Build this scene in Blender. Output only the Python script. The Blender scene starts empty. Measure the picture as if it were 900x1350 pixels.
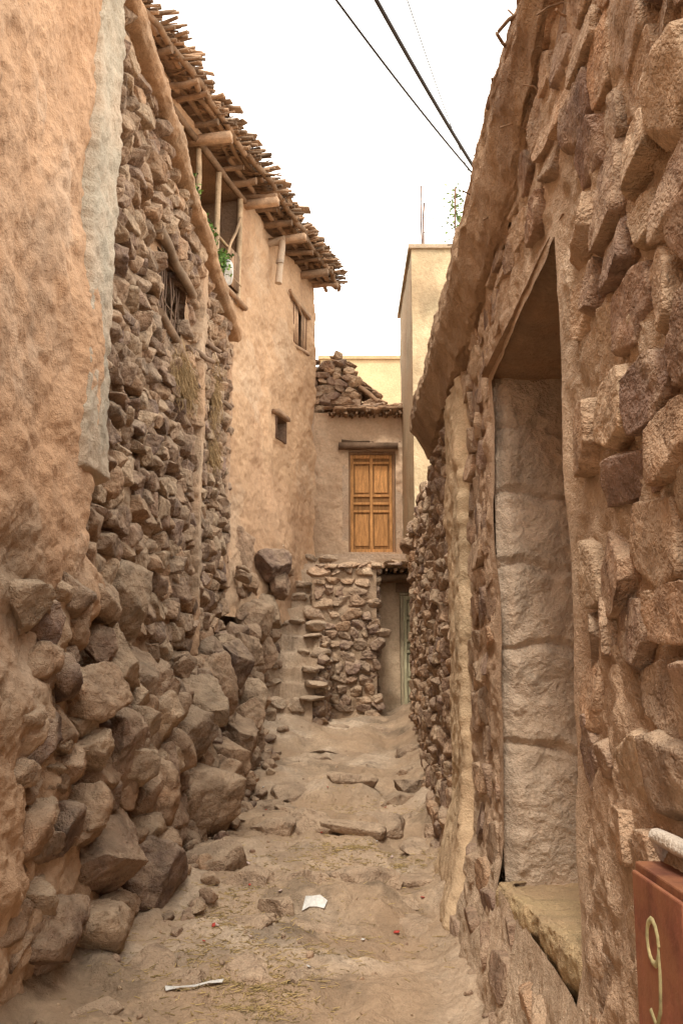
import bpy, math, random
import numpy as np
from mathutils import Vector, Matrix, Euler
rng=np.random.default_rng(7)
U=rng.uniform
E=1.55
sc=bpy.context.scene
# ------------------------------------------------------------------ noise
def hsh(ix,iy,iz,seed):
    n=(ix*374761393+iy*668265263+iz*1274126177+seed*974634777)&0xFFFFFFFF
    n=((n^(n>>13))*1274126177)&0xFFFFFFFF
    n=n^(n>>16)
    return n/4294967295.0
def vn(P,seed=0):
    P=np.asarray(P,float); I=np.floor(P).astype(np.int64); f=P-I
    f=f*f*f*(f*(f*6-15)+10)
    x,y,z=I[...,0],I[...,1],I[...,2]; fx,fy,fz=f[...,0],f[...,1],f[...,2]
    r=0
    for a in (0,1):
        for b in (0,1):
            for c in (0,1):
                w=(fx if a else 1-fx)*(fy if b else 1-fy)*(fz if c else 1-fz)
                r=r+w*hsh(x+a,y+b,z+c,seed)
    return r*2-1
def fbm(P,scale=1.0,octv=4,seed=0,gain=.5):
    P=np.asarray(P,float)*scale; a=1;s=0;t=0
    for i in range(octv):
        s=s+a*vn(P+i*17.3,seed+i); t+=a; a*=gain; P=P*2.03
    return s/t*1.6
def sst(a,b,x):
    t=np.clip((x-a)/(b-a),0,1); return t*t*(3-2*t)
# ------------------------------------------------------------------ mesh batch
class B:
    def __init__(s): s.V=[];s.F=[];s.C=[];s.n=0
    def add(s,v,f,c):
        v=np.asarray(v,float).reshape(-1,3); f=np.asarray(f,int)
        c=np.broadcast_to(np.asarray(c,float),(len(v),3))
        s.V.append(v);s.F.append(f+s.n);s.C.append(c);s.n+=len(v)
    def build(s,name,mat,parent=None,smooth=True,bevel=0):
        V=np.concatenate(s.V);C=np.concatenate(s.C)
        loops=np.concatenate([f.ravel() for f in s.F]).astype(np.int32)
        deg=np.concatenate([np.full(len(f),f.shape[1]) for f in s.F])
        st=np.concatenate([[0],np.cumsum(deg)[:-1]]).astype(np.int32)
        me=bpy.data.meshes.new(name)
        me.vertices.add(len(V)); me.vertices.foreach_set('co',V.astype(np.float32).ravel())
        me.loops.add(len(loops)); me.loops.foreach_set('vertex_index',loops)
        me.polygons.add(len(st)); me.polygons.foreach_set('loop_start',st)
        me.update(calc_edges=True); me.validate()
        me.polygons.foreach_set('use_smooth',np.full(len(me.polygons),smooth))
        at=me.color_attributes.new('col','FLOAT_COLOR','POINT')
        if len(me.vertices)==len(V):
            at.data.foreach_set('color',np.concatenate([C,np.ones((len(C),1))],1).astype(np.float32).ravel())
        me.materials.append(mat)
        ob=bpy.data.objects.new(name,me); sc.collection.objects.link(ob)
        if parent: ob.parent=parent
        if bevel:
            m=ob.modifiers.new('bevel','BEVEL'); m.width=bevel; m.segments=2; m.limit_method='ANGLE'
        return ob
def empty(name):
    e=bpy.data.objects.new(name,None); sc.collection.objects.link(e); e.empty_display_size=.3; return e
def gridfaces(n,m,keep=None):
    i,j=np.meshgrid(np.arange(n-1),np.arange(m-1),indexing='ij')
    a=i*m+j
    f=np.stack([a,a+m,a+m+1,a+1],-1)
    if keep is not None: f=f[keep]
    return f.reshape(-1,4)
def addgrid(b,P,C,keep=None):
    n,m=P.shape[:2]
    b.add(P.reshape(-1,3),gridfaces(n,m,keep),np.broadcast_to(C,P.shape).reshape(-1,3))
# ------------------------------------------------------------------ primitives
import bmesh
ICO={}
for L in (2,3,4,5):
    bm=bmesh.new(); bmesh.ops.create_icosphere(bm,subdivisions=L,radius=1)
    bm.verts.ensure_lookup_table()
    ICO[L]=(np.array([v.co[:] for v in bm.verts]),np.array([[v.index for v in f.verts] for f in bm.faces])); bm.free()
def rotm(rx,ry,rz): return np.array(Euler((rx,ry,rz)).to_matrix())
def rock(b,c,size,col,level=4,R=None,boxy=.5,cuts=9,rough=.10,jit=.25,dlo=.62,dhi=.95,flat=None,tilt=.25):
    v,f=ICO[level]; v=v.copy()
    m=np.max(np.abs(v),axis=1,keepdims=True); v=v/(m**boxy)
    for k in range(cuts):
        n=rng.normal(size=3); n/=np.linalg.norm(n); d=U(dlo,dhi)
        t=np.maximum(v@n-d,0); v=v-np.outer(t,n)*.98
    if flat:
        a=U(-tilt,tilt); e=U(-tilt,tilt)
        for s in (1,-1):
            n=np.array([a,s,e]); n/=np.linalg.norm(n); t=np.maximum(v@n-flat,0); v=v-np.outer(t,n)*.97
    off=U(0,100,3); size=np.asarray(size,float)
    ms=size.mean(); sn=size/ms
    nz=fbm(v*sn+off,1.5,3,3,.5)*.7+(.5-np.abs(fbm(v*sn+off,3.2,3,8,.55)))*.55
    v=v*(1+rough*nz[:,None])
    v=v*size
    Q=rotm(*(U(-jit,jit,3)))
    if R is not None: Q=R@Q
    v=v@Q.T+np.asarray(c)
    cc=np.asarray(col)[None]*(1+.22*fbm(v,9/(.3+ms*3),3,11)[:,None])
    b.add(v,f,np.clip(cc,0.01,1))
CUBE=np.array([[-1,-1,-1],[1,-1,-1],[1,1,-1],[-1,1,-1],[-1,-1,1],[1,-1,1],[1,1,1],[-1,1,1]],float)
CF=np.array([[0,3,2,1],[4,5,6,7],[0,1,5,4],[1,2,6,5],[2,3,7,6],[3,0,4,7]])
def box(b,lo,hi,col,R=None,piv=None,jit=0):
    lo=np.array(lo,float);hi=np.array(hi,float)
    c=(lo+hi)/2;h=(hi-lo)/2
    v=CUBE*h
    if jit: v=v+U(-jit,jit,v.shape)
    if R is not None: v=v@np.asarray(R).T
    b.add(v+c,CF,col)
def stick(b,p0,p1,r,col,seg=7,rings=5,bend=.02,taper=.85):
    p0=np.array(p0,float);p1=np.array(p1,float);d=p1-p0;L=np.linalg.norm(d)+1e-9;d=d/L
    a=np.cross(d,[0,0,1.]); 
    if np.linalg.norm(a)<.1:a=np.cross(d,[1.,0,0])
    a/=np.linalg.norm(a);c=np.cross(d,a)
    t=np.linspace(0,1,rings); off=U(-1,1,(rings,2))*bend; off[0]=0
    ang=np.linspace(0,2*np.pi,seg,endpoint=False)
    rr=r*(1-(1-taper)*t)*U(.88,1.12,rings)
    V=[]
    for i in range(rings):
        ce=p0+d*L*t[i]+a*off[i,0]+c*off[i,1]
        V.append(ce+rr[i]*(np.cos(ang)[:,None]*a+np.sin(ang)[:,None]*c)*U(.88,1.1,(seg,1)))
    V=np.concatenate(V)
    F=[[i*seg+j,i*seg+(j+1)%seg,(i+1)*seg+(j+1)%seg,(i+1)*seg+j] for i in range(rings-1) for j in range(seg)]
    b.add(V,F,col)
    b.add(np.concatenate([V[:seg],V[-seg:]]),[list(range(seg))[::-1],list(range(seg,2*seg))],np.asarray(col)*.85)
# ------------------------------------------------------------------ materials
def mat(name,s1=3,v1=(.75,1.2),s2=45,v2=(.8,1.15),tint=None,ts=1.2,tf=.5,bump=.5,bd=.01,b2=180,dust=0,dustc=(.54,.40,.275),rough=.95,stretch=None,solid=None,chip=0):
    m=bpy.data.materials.new(name); m.use_nodes=True; nt=m.node_tree; N=nt.nodes; L=nt.links
    bs=N['Principled BSDF']; bs.inputs['Roughness'].default_value=rough
    bs.inputs['Specular IOR Level'].default_value=.2
    tc=N.new('ShaderNodeTexCoord'); co=tc.outputs['Object']
    if stretch:
        mp=N.new('ShaderNodeMapping'); mp.inputs['Scale'].default_value=stretch; L.new(co,mp.inputs[0]); co=mp.outputs[0]
    def noise(s,det=4,r=.6):
        n=N.new('ShaderNodeTexNoise'); n.inputs['Scale'].default_value=s; n.inputs['Detail'].default_value=det; n.inputs['Roughness'].default_value=r; L.new(co,n.inputs['Vector']); return n.outputs['Fac']
    def mr(x,a,b,c,d):
        n=N.new('ShaderNodeMapRange'); L.new(x,n.inputs[0])
        for i,q in enumerate((a,b,c,d)): n.inputs[i+1].default_value=q
        return n.outputs[0]
    def mathn(op,x,y):
        n=N.new('ShaderNodeMath'); n.operation=op
        for i,q in enumerate((x,y)):
            if isinstance(q,(int,float)): n.inputs[i].default_value=q
            else: L.new(q,n.inputs[i])
        return n.outputs[0]
    def mix(f,a,b_,mode='MIX'):
        n=N.new('ShaderNodeMix'); n.data_type='RGBA'; n.blend_type=mode
        if isinstance(f,(int,float)): n.inputs[0].default_value=f
        else: L.new(f,n.inputs[0])
        for i,q in ((6,a),(7,b_)):
            if isinstance(q,tuple): n.inputs[i].default_value=(*q,1)
            else: L.new(q,n.inputs[i])
        return n.outputs[2]
    if solid: 
        r=N.new('ShaderNodeRGB'); r.outputs[0].default_value=(*solid,1); col=r.outputs[0]
    else:
        at=N.new('ShaderNodeAttribute'); at.attribute_name='col'; col=at.outputs['Color']
    n1=noise(s1,5); n2=noise(s2,4,.7)
    f=mathn('MULTIPLY',mr(n1,.3,.7,*v1),mr(n2,.3,.7,*v2))
    cb=N.new('ShaderNodeCombineColor'); 
    for i in range(3): L.new(f,cb.inputs[i])
    col=mix(1.0,col,cb.outputs[0],'MULTIPLY')
    if tint: col=mix(mr(noise(ts,4),.42,.62,0,tf),col,tint)
    if dust:
        g=N.new('ShaderNodeNewGeometry'); sp=N.new('ShaderNodeSeparateXYZ'); L.new(g.outputs['Normal'],sp.inputs[0])
        dm=mathn('MULTIPLY',mr(sp.outputs[2],.1,.85,0.06,dust),mr(n1,.35,.6,.5,1))
        col=mix(dm,col,dustc)
    L.new(col,bs.inputs['Base Color'])
    n3=noise(b2,2,.7); h1=noise(s1*2.5,3)
    h=mathn('ADD',mathn('MULTIPLY',noise(s2,3,.7),.8),mathn('MULTIPLY',n3,.4))
    h=mathn('ADD',h,mathn('MULTIPLY',h1,1.2))
    if chip:
        vo=N.new('ShaderNodeTexVoronoi'); vo.inputs['Scale'].default_value=chip; vo.feature='F1'
        vm=N.new('ShaderNodeVectorMath'); vm.operation='ADD'; nn=N.new('ShaderNodeTexNoise'); nn.inputs['Scale'].default_value=chip*.8; nn.inputs['Detail'].default_value=1; L.new(co,nn.inputs['Vector'])
        vs=N.new('ShaderNodeVectorMath'); vs.operation='SCALE'; vs.inputs['Scale'].default_value=.12; L.new(nn.outputs['Color'],vs.inputs[0]); L.new(co,vm.inputs[0]); L.new(vs.outputs[0],vm.inputs[1]); L.new(vm.outputs[0],vo.inputs['Vector'])
        h=mathn('ADD',h,mathn('MULTIPLY',vo.outputs['Distance'],-1.1))
    bp=N.new('ShaderNodeBump'); bp.inputs['Strength'].default_value=bump; bp.inputs['Distance'].default_value=bd; L.new(h,bp.inputs['Height']); L.new(bp.outputs[0],bs.inputs['Normal'])
    return m
M_rock=mat('rubble_stone',s1=9,s2=42,v1=(.68,1.28),v2=(.72,1.22),tint=(.49,.335,.22),ts=7,tf=.55,bump=1,bd=.028,b2=120,dust=.45,chip=14)
M_rockR=mat('plastered_stone',s1=6,s2=44,v1=(.74,1.24),v2=(.74,1.18),tint=(.58,.415,.285),ts=5,tf=.6,bump=1,bd=.024,b2=120,dust=.35,chip=11)
M_boul=mat('boulder_stone',s1=6,s2=34,v1=(.62,1.3),v2=(.75,1.2),tint=(.44,.295,.19),ts=4,tf=.5,bump=1,bd=.035,b2=100,dust=.55,chip=9)
M_mud=mat('mud_plaster',s1=2.2,s2=32,v1=(.84,1.12),v2=(.80,1.14),tint=(.50,.28,.15),ts=1.3,tf=.5,bump=.9,bd=.024,b2=110)
M_mortar=mat('gritty_mortar',s1=4,s2=60,v1=(.82,1.14),v2=(.80,1.14),tint=(.55,.365,.235),ts=1.6,tf=.45,bump=1,bd=.025,b2=150)
M_smooth=mat('smooth_plaster',s1=1.5,s2=22,v1=(.82,1.12),v2=(.8,1.12),tint=(.48,.30,.175),ts=.9,tf=.4,bump=.8,bd=.02,b2=80)
M_conc=mat('rough_concrete',s1=4,s2=60,v1=(.84,1.12),v2=(.82,1.14),tint=(.60,.43,.30),ts=2,tf=.6,bump=1,bd=.022,b2=150)
M_ground=mat('dirt',s1=3,s2=34,v1=(.78,1.15),v2=(.75,1.15),tint=(.38,.255,.16),ts=1.4,tf=.7,bump=.9,bd=.025,b2=130)
M_wood=mat('old_wood',s1=6,s2=40,v1=(.6,1.25),bump=.7,bd=.006,b2=120)
M_door=mat('door_wood',s1=5,s2=30,v1=(.6,1.25),v2=(.7,1.25),stretch=(6,6,.8),bump=.5,bd=.005,b2=80,rough=.75)
M_metal=mat('rusty_metal',s1=8,s2=60,v1=(.6,1.3),tint=(.34,.15,.07),ts=9,tf=.6,bump=.4,bd=.004,rough=.65)
M_leaf=mat('leaves',s1=3,s2=20,v1=(.6,1.3),bump=.1)
M_cable=mat('cable_rubber',solid=(.035,.03,.03),bump=.1,rough=.6)
M_straw=mat('straw',s1=8,s2=40,bump=.2)
M_paper=mat('paper',s1=8,s2=40,v1=(.85,1.1),bump=.2,solid=(.7,.68,.64))

STONES=[(.35,.222,.143),(.265,.165,.112),(.395,.265,.173),(.22,.142,.108),(.38,.23,.138),(.305,.21,.145),(.45,.318,.212),(.255,.162,.112)]
def scol(k=1.0,sp=.14): 
    c=np.array(STONES[rng.integers(len(STONES))]); return c*k*U(1-sp,1+sp)
# ------------------------------------------------------------------ frames
def Lx(Y): return -1.72+.028*Y
def Rx(Y): return .70+.022*Y
def Bx(Y): return -4.65+.28*Y
RL=np.array([[0,-1,0],[1,0,0],[0,0,1.]])
def rockwall(b,pos,R,u0,u1,z0,z1,hfun,wfun,dep,out,skip=None,level=4,kcol=1.0,boxy=.55,cuts=9,rough=.10,fill=1.12,jit=.2,levelf=None,drop=0,outj=.03,colf=None,flat=.72,dlo=.62,tilt=.25):
    z=z0;row=0
    while z<z1:
        h=hfun(z)*U(.8,1.25)
        u=u0+U(-.1,.1)
        while u<u1:
            w=wfun(z,u)*U(.55,1.55)
            uc=u+w/2; zc=z+h/2+.12*float(vn(np.array([uc*1.1,z*.7,3.]),5))+U(-.18,.18)*h
            hh=h*U(.8,1.3)
            if not (skip and skip(uc,zc,w/2,hh/2)) and U()>=drop and uc<u1+.02 and zc-hh/2>z0-.2:
                c=pos(uc,zc,out+U(-outj,outj))
                lv=levelf(uc) if levelf else level
                co=colf(uc,zc) if colf else scol(kcol)
                rock(b,c,(w/2*fill,dep*U(.85,1.15),hh/2*fill),co,lv,R,boxy,cuts,rough,jit,flat=flat,dlo=dlo,tilt=tilt)
            u+=w
        z+=h
# ================================================================== GROUND
def prof(y):
    return np.interp(y,[-30,0,4.4,4.85,5.0,6.3,6.5,7.8,8.02,9.0,9.2,10.8,13.5,14.6,22,60,400],
                       [-.3,-.02,.03,.04,.09,.09,.20,.23,.33,.37,.46,.60,.96,.98,1.0,2.0,3])
def ground(x,y):
    P=np.stack([x,y,np.zeros_like(x)],-1)
    yw=y+.35*fbm(P,1.3,3,21)+.05*fbm(P,6,3,22)
    near=sst(3,1.8,np.abs(x))
    z=prof(np.where(np.abs(x)<3,yw*near+y*(1-near),y))
    dl=x-Lx(y)
    z=z+.30*np.exp(-np.clip(dl,0,9)/.22)*sst(3,5,y)*sst(16,12,y)
    dr=Rx(y)-x
    z=z+.16*np.exp(-np.clip(dr,0,9)/.14)-.05*np.exp(-((dr-.40)/.2)**2)
    t=sst(-1.02,-1.75,x)*sst(11.2,12.4,y)*sst(40,20,y)
    z=z+t*2.0
    t2=sst(-.75,-1.05,x)*sst(12.1,13.6,y)*sst(40,20,y); z=z+t2*.6
    t3=sst(-.1,-.6,x)*sst(11.0,12.9,y)*sst(40,20,y); z=z+t3*.28
    n=fbm(P,1.6,4,31)*.05+fbm(P,7,4,32)*.020-np.abs(fbm(P,2.2,4,33))*.045+fbm(P,25,3,34)*.005
    return z+n*near+.02*near
ys=np.concatenate([[-60,-20,-8,-3,0,1.5,2.6],np.exp(np.arange(math.log(3.3),math.log(16.5),.0023)),[18,22,30,50,90,160,300]])
xs=np.concatenate([[-200,-80,-30,-12,-6,-3.5],np.arange(-2.2,1.75,.011),[2.2,3,6,12,30,80,200]])
X,Y=np.meshgrid(xs,ys,indexing='ij'); Z=ground(X,Y)
P=np.stack([X,Y,Z],-1)
st=sst(-.1,.4,fbm(P*[1,1,0],1.1,4,41))[...,None]
C=np.array([.54,.41,.295])*(1-st)+np.array([.44,.315,.21])*st
d2=sst(.15,.5,fbm(P*[1,1,0],2.7,5,44,.6))[...,None]; C=C*(1-d2*.32)
C=C*(1+.12*fbm(P,4,3,42)[...,None])
b=B(); addgrid(b,P,C); g_ob=b.build('ground',M_ground)
def gz(x,y): return float(ground(np.array([float(x)]),np.array([float(y)]))[0])
# embedded path rocks
b=B()
def prock(x,y,w,d,h,up=.3,lv=5,k=1.0): rock(b,(x,y,gz(x,y)-h*(1-up)),(w,d,h),np.array([.44,.31,.215])*U(.8,1.12)*k,lv,None,.35,12,.10,.2,.5,.9)
for (x,y,w,d,h,u,k) in [(-.62,6.5,.22,.2,.19,.45,.9),(-.30,6.52,.26,.16,.15,.4,.85),(.12,6.55,.3,.18,.14,.35,.9),(.45,6.7,.2,.2,.12,.3,.95),(-.38,6.15,.14,.12,.12,.75,.9),(-.85,6.9,.24,.24,.22,.8,.75),
   (-.55,8.1,.22,.2,.15,.4,.85),(-.2,8.05,.3,.18,.15,.35,.95),(.25,8.1,.28,.2,.14,.35,.9),(.6,8.4,.2,.25,.15,.4,.8),(-.7,8.9,.2,.2,.2,.5,.75),
   (-.35,9.2,.32,.2,.14,.35,.85),(.1,9.3,.3,.2,.13,.3,.95),(.5,9.15,.28,.2,.16,.5,.7),(.68,9.4,.22,.18,.16,.8,.65),(.74,10.9,.17,.14,.15,1.0,.6),(.68,10.0,.12,.12,.1,.7,.75),
   (-.75,4.95,.18,.14,.1,.45,1.05),(-.48,5.0,.22,.16,.11,.45,1.1),(-.2,4.97,.17,.14,.1,.4,1.),(-1.0,5.1,.2,.2,.13,.5,1.05),(.15,5.3,.3,.25,.1,.2,1.0),(-.6,5.8,.25,.25,.1,.25,1.0),(.5,6.0,.3,.3,.1,.15,1.0),(-1.15,4.6,.22,.2,.1,.4,1.1)]:
    prock(x,y,w,d,h,u,5,k)
for i in range(34): prock(U(-1.0,.75),U(5,12.8),U(.12,.34),U(.1,.28),U(.06,.10),.16,4,.95)
for i in range(280):
    y=3.9*math.exp(U(0,1.15)); x=U(-1.35,.78); s=U(.003,.012)*(1 if U()<.9 else 2)
    rock(b,(x,y,gz(x,y)+s*.2),(s*U(.8,1.5),s,s*.7),scol(1.2),2,None,.2,4,.05,3)
b.build('embedded_path_rocks',M_boul)
# straw and litter
b=B()
for i in range(3800):
    cx,cy,sx_=[(-.55,4.85,.25),(.1,7.4,.25),(.25,8.7,.25),(-.2,7.0,.3),(-.6,5.3,.3),(.4,7.2,.25),(-.3,5.6,.4),(-.7,6.1,.15),(-.35,4.75,.12)][rng.integers(9)]
    x=cx+rng.normal()*sx_;y=cy+rng.normal()*sx_
    if x>.85 or x<-1.3: continue
    a=U(0,math.pi);l=U(.015,.06);z=gz(x,y)+.005
    stick(b,(x,y,z),(x+l*math.cos(a),y+l*math.sin(a),z+U(-.004,.008)),U(.0012,.003),np.array([.50,.36,.16])*U(.4,1.2),3,2,0)
b.build('straw_litter',M_straw)
def paper(name,pts):
    b=B(); v=[(x,y,gz(x,y)+.018+dz) for x,y,dz in pts]; n=len(v)//2
    f=[[i,i+1,n+i+1,n+i] for i in range(n-1)]
    b.add(v,f,(.7,.68,.64)); o=b.build(name,M_paper,None,False); s=o.modifiers.new('s','SOLIDIFY'); s.thickness=.003
paper('paper_scrap',[(-.80+.06*i,4.62+.035*i,.003*(i%2)) for i in range(5)]+[(-.815+.064*i,4.685+.032*i,.004*((i+1)%2)) for i in range(5)])
paper('paper_scrap.001',[(-.24+.045*i,6.09-.012*i,.004*(i%2)) for i in range(4)]+[(-.22+.045*i,6.13-.012*i,.006*((i+1)%2)) for i in range(4)])
b=B()
for i in range(34):
    x=U(-1,.6);y=U(5,9.5);s=U(.008,.018);z=gz(x,y)+.012
    box(b,(x-s,y-s*.7,z-.002),(x+s,y+s*.7,z+.003),[(.7,.68,.65),(.5,.08,.06),(.65,.5,.45)][rng.integers(3)],rotm(U(-.4,.4),U(-.4,.4),U(0,3)))
b.build('scattered_wrappers',M_straw)

# ================================================================== LEFT STONE HOUSE
Lh=empty('stone_house')
def Ltop(Y): return E+4.62-.088*(np.maximum(Y,6)-6)
def Lfoot(z,Y): return np.interp(Y,[4.6,6.1],[.04,.26])*sst(1.7,.1,z)
def Lpos(Y,z,out): return np.array([Lx(Y)+out+float(Lfoot(z,Y)),Y,z])
ysl=np.concatenate([[-3,0,2,3],np.exp(np.arange(math.log(3.6),math.log(11.32),.0032))])
tz=np.linspace(0,1,560)
Yg,T=np.meshgrid(ysl,tz,indexing='ij'); Zt=-.2+T*(Ltop(Yg)+.2)
Q=np.stack([np.zeros_like(Yg),Yg,Zt],-1)
w=fbm(Q,1.8,4,51)
edge=5.35+.10*w-.10*(Zt-4)/2
pl=sst(edge+.03,edge-.03,Yg)
mudlow=sst(2.45+.45*w,2.0+.45*w,Zt)*sst(6.3+.6*w,5.8+.6*w,Yg)
pl=np.maximum(pl,mudlow)
big=fbm(Q,.9,3,52)
D=pl*(.09+.07*big+.035*np.abs(fbm(Q,3,4,53))+.014*fbm(Q,11,4,54))+(1-pl)*(-.055+.05*w+.02*fbm(Q,9,3,56)+.06*sst(1.9,1.2,Zt))
D=D+Lfoot(Zt,Yg)+mudlow*(-.02+.05*fbm(Q,3.0,5,58,.6))
Xg=Lx(Yg)+D
C=pl[...,None]*np.array([.60,.37,.225])+(1-pl[...,None])*np.array([.38,.265,.175])
lowm=(mudlow*sst(2.7,1.7,Zt))[...,None]; C=C*(1-lowm)+np.array([.50,.36,.245])*lowm
stain=sst(.1,.6,fbm(Q*[1,1,.4],1.5,4,57))[...,None]*pl[...,None]; C=C*(1-stain*.25)
pp=sst(.2,.45,fbm(Q,1.3,5,62,.6))[...,None]*pl[...,None]; C=C*(1-pp*.5)+np.array([.58,.41,.285])*pp*.5
keep=~((Yg[:-1,:-1]>7.55)&(Yg[:-1,:-1]<8.6)&(Zt[:-1,:-1]>E+2.95)&(Zt[:-1,:-1]<E+3.55))
b=B(); addgrid(b,np.stack([Xg,Yg,Zt],-1),C,keep); b.build('plaster_wall',M_mud,Lh)
b=B()
def skipL(u,z,hu,hz):
    if 7.45<u<8.7 and E+2.85<z<E+3.62: return True
    if u<5.55: return True
    if z<2.0 and u<6.1: return True
    if 9.17<u<9.36 and z>1.9: return True
    return z+hz>float(Ltop(u))+.0
def colL(u,z): return scol(1.2 if U()<.25 else .92)
rockwall(b,Lpos,RL,5.55,11.3,1.15,E+4.6,lambda z:np.interp(z,[1,2.4,3.5,6],[.23,.17,.14,.12]),lambda z,u:np.interp(z,[1,2.4,6],[.32,.25,.22]),.16,-.07,skipL,colf=colL,
   levelf=lambda u:4,outj=.04,jit=.22,cuts=10,rough=.13)
b.build('rubble_wall',M_rock,Lh)
def strip(name,pos,ya,yb,za,zb,prot,col,m,par,n=40,seed=60,rag=.03,foot=0):
    b=B(); us=np.linspace(0,1,n); zs=np.linspace(0,1,max(60,int((zb-za)/.018)))
    A,T=np.meshgrid(us,zs,indexing='ij'); Zz=za+T*(zb-za)
    q=np.stack([A*0,A*0,Zz],-1)
    l=ya+rag*fbm(q,3,4,seed)+rag*.4*fbm(q,14,3,seed+3)-foot*sst(.8,.0,Zz); r=yb+rag*fbm(q,3,4,seed+1)+rag*.4*fbm(q,14,3,seed+4)
    YY=l+(r-l)*A
    prf=np.minimum(1,np.minimum(A,1-A)*9)**.5*np.minimum(1,np.minimum(T*40,(1-T)*40))**.5
    q=np.stack([YY*0,YY,Zz],-1)
    dd=prf*(prot+.15)-.15+prf*(.016*fbm(q,5,4,seed+5)+.010*fbm(q,20,3,seed+6))
    base=np.array([[pos(float(YY[i,j]),float(Zz[i,j]),float(dd[i,j])) for j in range(YY.shape[1])] for i in range(YY.shape[0])])
    c=np.array(col)*(1+.14*fbm(q,5,4,seed+7)[...,None])
    addgrid(b,base,c); return b.build(name,m,par)
strip('concrete_pilaster',Lpos,5.10,5.66,2.60,E+4.6,.15,(.54,.45,.34),M_conc,Lh,rag=.045)
strip('mud_pilaster',Lpos,9.16,9.34,1.6,E+4.2,.07,(.46,.325,.22),M_mud,Lh,20,70,.04)
strip('corner_render',Lpos,11.12,11.36,2.4,E+4.05,.05,(.42,.29,.20),M_mud,Lh,20,75,.05)
# ledge
b=B(); yy=np.linspace(3.2,11.4,420); k=np.linspace(0,1,24)
A,T=np.meshgrid(yy,k,indexing='ij')
px_=np.interp(T,[0,.3,.45,.8,1],[-.1,.11,.15,.145,-.4]); pz_=np.interp(T,[0,.3,.45,.8,1],[-.08,-.07,-.03,.06,.09])
q=np.stack([A*0,A,T*.5],-1)
PX=Lx(A)+px_+.02*fbm(q,2.5,4,80)+.012*fbm(q,9,3,81); PZ=Ltop(A)+pz_+.018*fbm(q,2,4,82)+.010*fbm(q,12,3,83)
addgrid(b,np.stack([PX,A,PZ],-1),np.array([.43,.285,.18])*(1+.2*fbm(q,3,4,84)[...,None])); b.build('wall_top_ledge',M_mud,Lh)
b=B(); box(b,(-6,-3,-.5),(Lx(0)-.22,3.4,E+4.4),(.4,.28,.2)); box(b,(-6,3.4,-.5),(-1.95,11.25,E+4.1),(.3,.2,.15)); b.build('house_body',M_mud,Lh,False)  # plain boxes behind the wall sheets, added unseen to block light
b=B(); 
for i in range(9): 
    y=7.58+i*.125; stick(b,Lpos(y,E+2.93,-.07),Lpos(y+U(-.02,.02),E+3.58,-.07),.008,np.array([.2,.13,.09])*U(.8,1.2))
stick(b,Lpos(7.5,E+3.25,-.07),Lpos(8.65,E+3.26,-.07),.010,(.22,.15,.1))
stick(b,Lpos(7.35,E+3.62,.0),Lpos(8.8,E+3.60,.02),.05,(.26,.18,.12)); stick(b,Lpos(7.4,E+2.9,.03),Lpos(8.7,E+2.88,.03),.04,(.3,.2,.13))
for y0,z0 in ((9.0,E+3.2),(9.5,E+3.5),(10.3,E+3.1)): stick(b,Lpos(y0,z0,-.1),Lpos(y0+.25,z0-.12,.16),.03,(.28,.19,.13))
b.build('window_bars',M_wood,Lh)
b=B()
for (cy,cz,sy,sz,n) in ((8.25,E+2.62,.32,.16,1300),(9.95,E+2.95,.12,.3,500),(9.9,E+2.3,.12,.16,400)):
    for i in range(n):
        y=cy+rng.normal()*sy*.6; z=cz+rng.normal()*sz*.6; a=U(-.6,.6)+(1.57 if U()<.5 else 0); l=U(.05,.16); o=.03+abs(rng.normal())*.05
        p=Lpos(y,z,o); stick(b,p,p+np.array([U(-.02,.05),l*math.cos(a),-abs(l*math.sin(a))]),U(.0015,.003),np.array([.46,.31,.16])*U(.6,1.2),3,2,0)
b.build('straw_bundles',M_straw,Lh)

# ---------------- boulders at the foot of the left house
bo=empty('boulder_foundation'); b=B()
def boulder(x,y,z,sx,sy,sz,k=1.0,lv=5,boxy=.3,rough=.16,jit=.4):
    rock(b,(x,y,z),(sx,sy,sz),scol(k,.1),lv,None,boxy,14,rough,jit,.5,.92)
HB=[(-1.06,7.75,.50,.36,.36,.36),(-1.34,7.0,.42,.28,.32,.36),(-1.60,5.05,.98,.22,.24,.26),(-1.40,6.85,1.36,.26,.36,.48),
 (-1.50,6.6,2.08,.21,.28,.38),(-1.40,5.9,1.05,.24,.32,.28),(-1.46,5.5,1.4,.20,.28,.24),(-1.22,6.2,.28,.24,.34,.25),(-1.40,5.6,.50,.32,.40,.27),
 (-1.22,7.6,1.08,.24,.3,.28),(-1.05,8.35,.55,.24,.26,.3),(-1.28,6.45,.74,.22,.26,.22),(-1.2,8.2,1.2,.22,.34,.32),(-1.05,8.95,.75,.24,.32,.3),(-1.08,9.6,.95,.24,.36,.32),
 (-1.22,9.0,1.4,.2,.36,.32),(-1.05,10.2,1.0,.24,.32,.27),(-1.1,10.9,1.25,.26,.36,.36),(-1.2,10.2,1.65,.22,.36,.32),(-1.18,11.3,1.75,.26,.32,.36),(-1.0,8.45,.3,.16,.18,.16),
 (-.95,9.3,.5,.14,.2,.15),(-.98,10.0,.66,.16,.2,.16),(-1.0,10.8,.8,.15,.2,.18),(-1.52,5.0,.28,.28,.45,.26),(-1.68,4.6,.62,.2,.3,.26),(-1.62,4.8,1.38,.16,.25,.22),(-1.55,5.35,1.85,.15,.22,.2),(-1.42,5.35,.78,.22,.24,.24),(-1.45,6.1,1.6,.2,.3,.26),
 (-1.45,5.4,1.12,.20,.18,.17),(-1.66,4.6,1.0,.14,.2,.16),(-1.35,5.25,.22,.22,.26,.18)]
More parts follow.
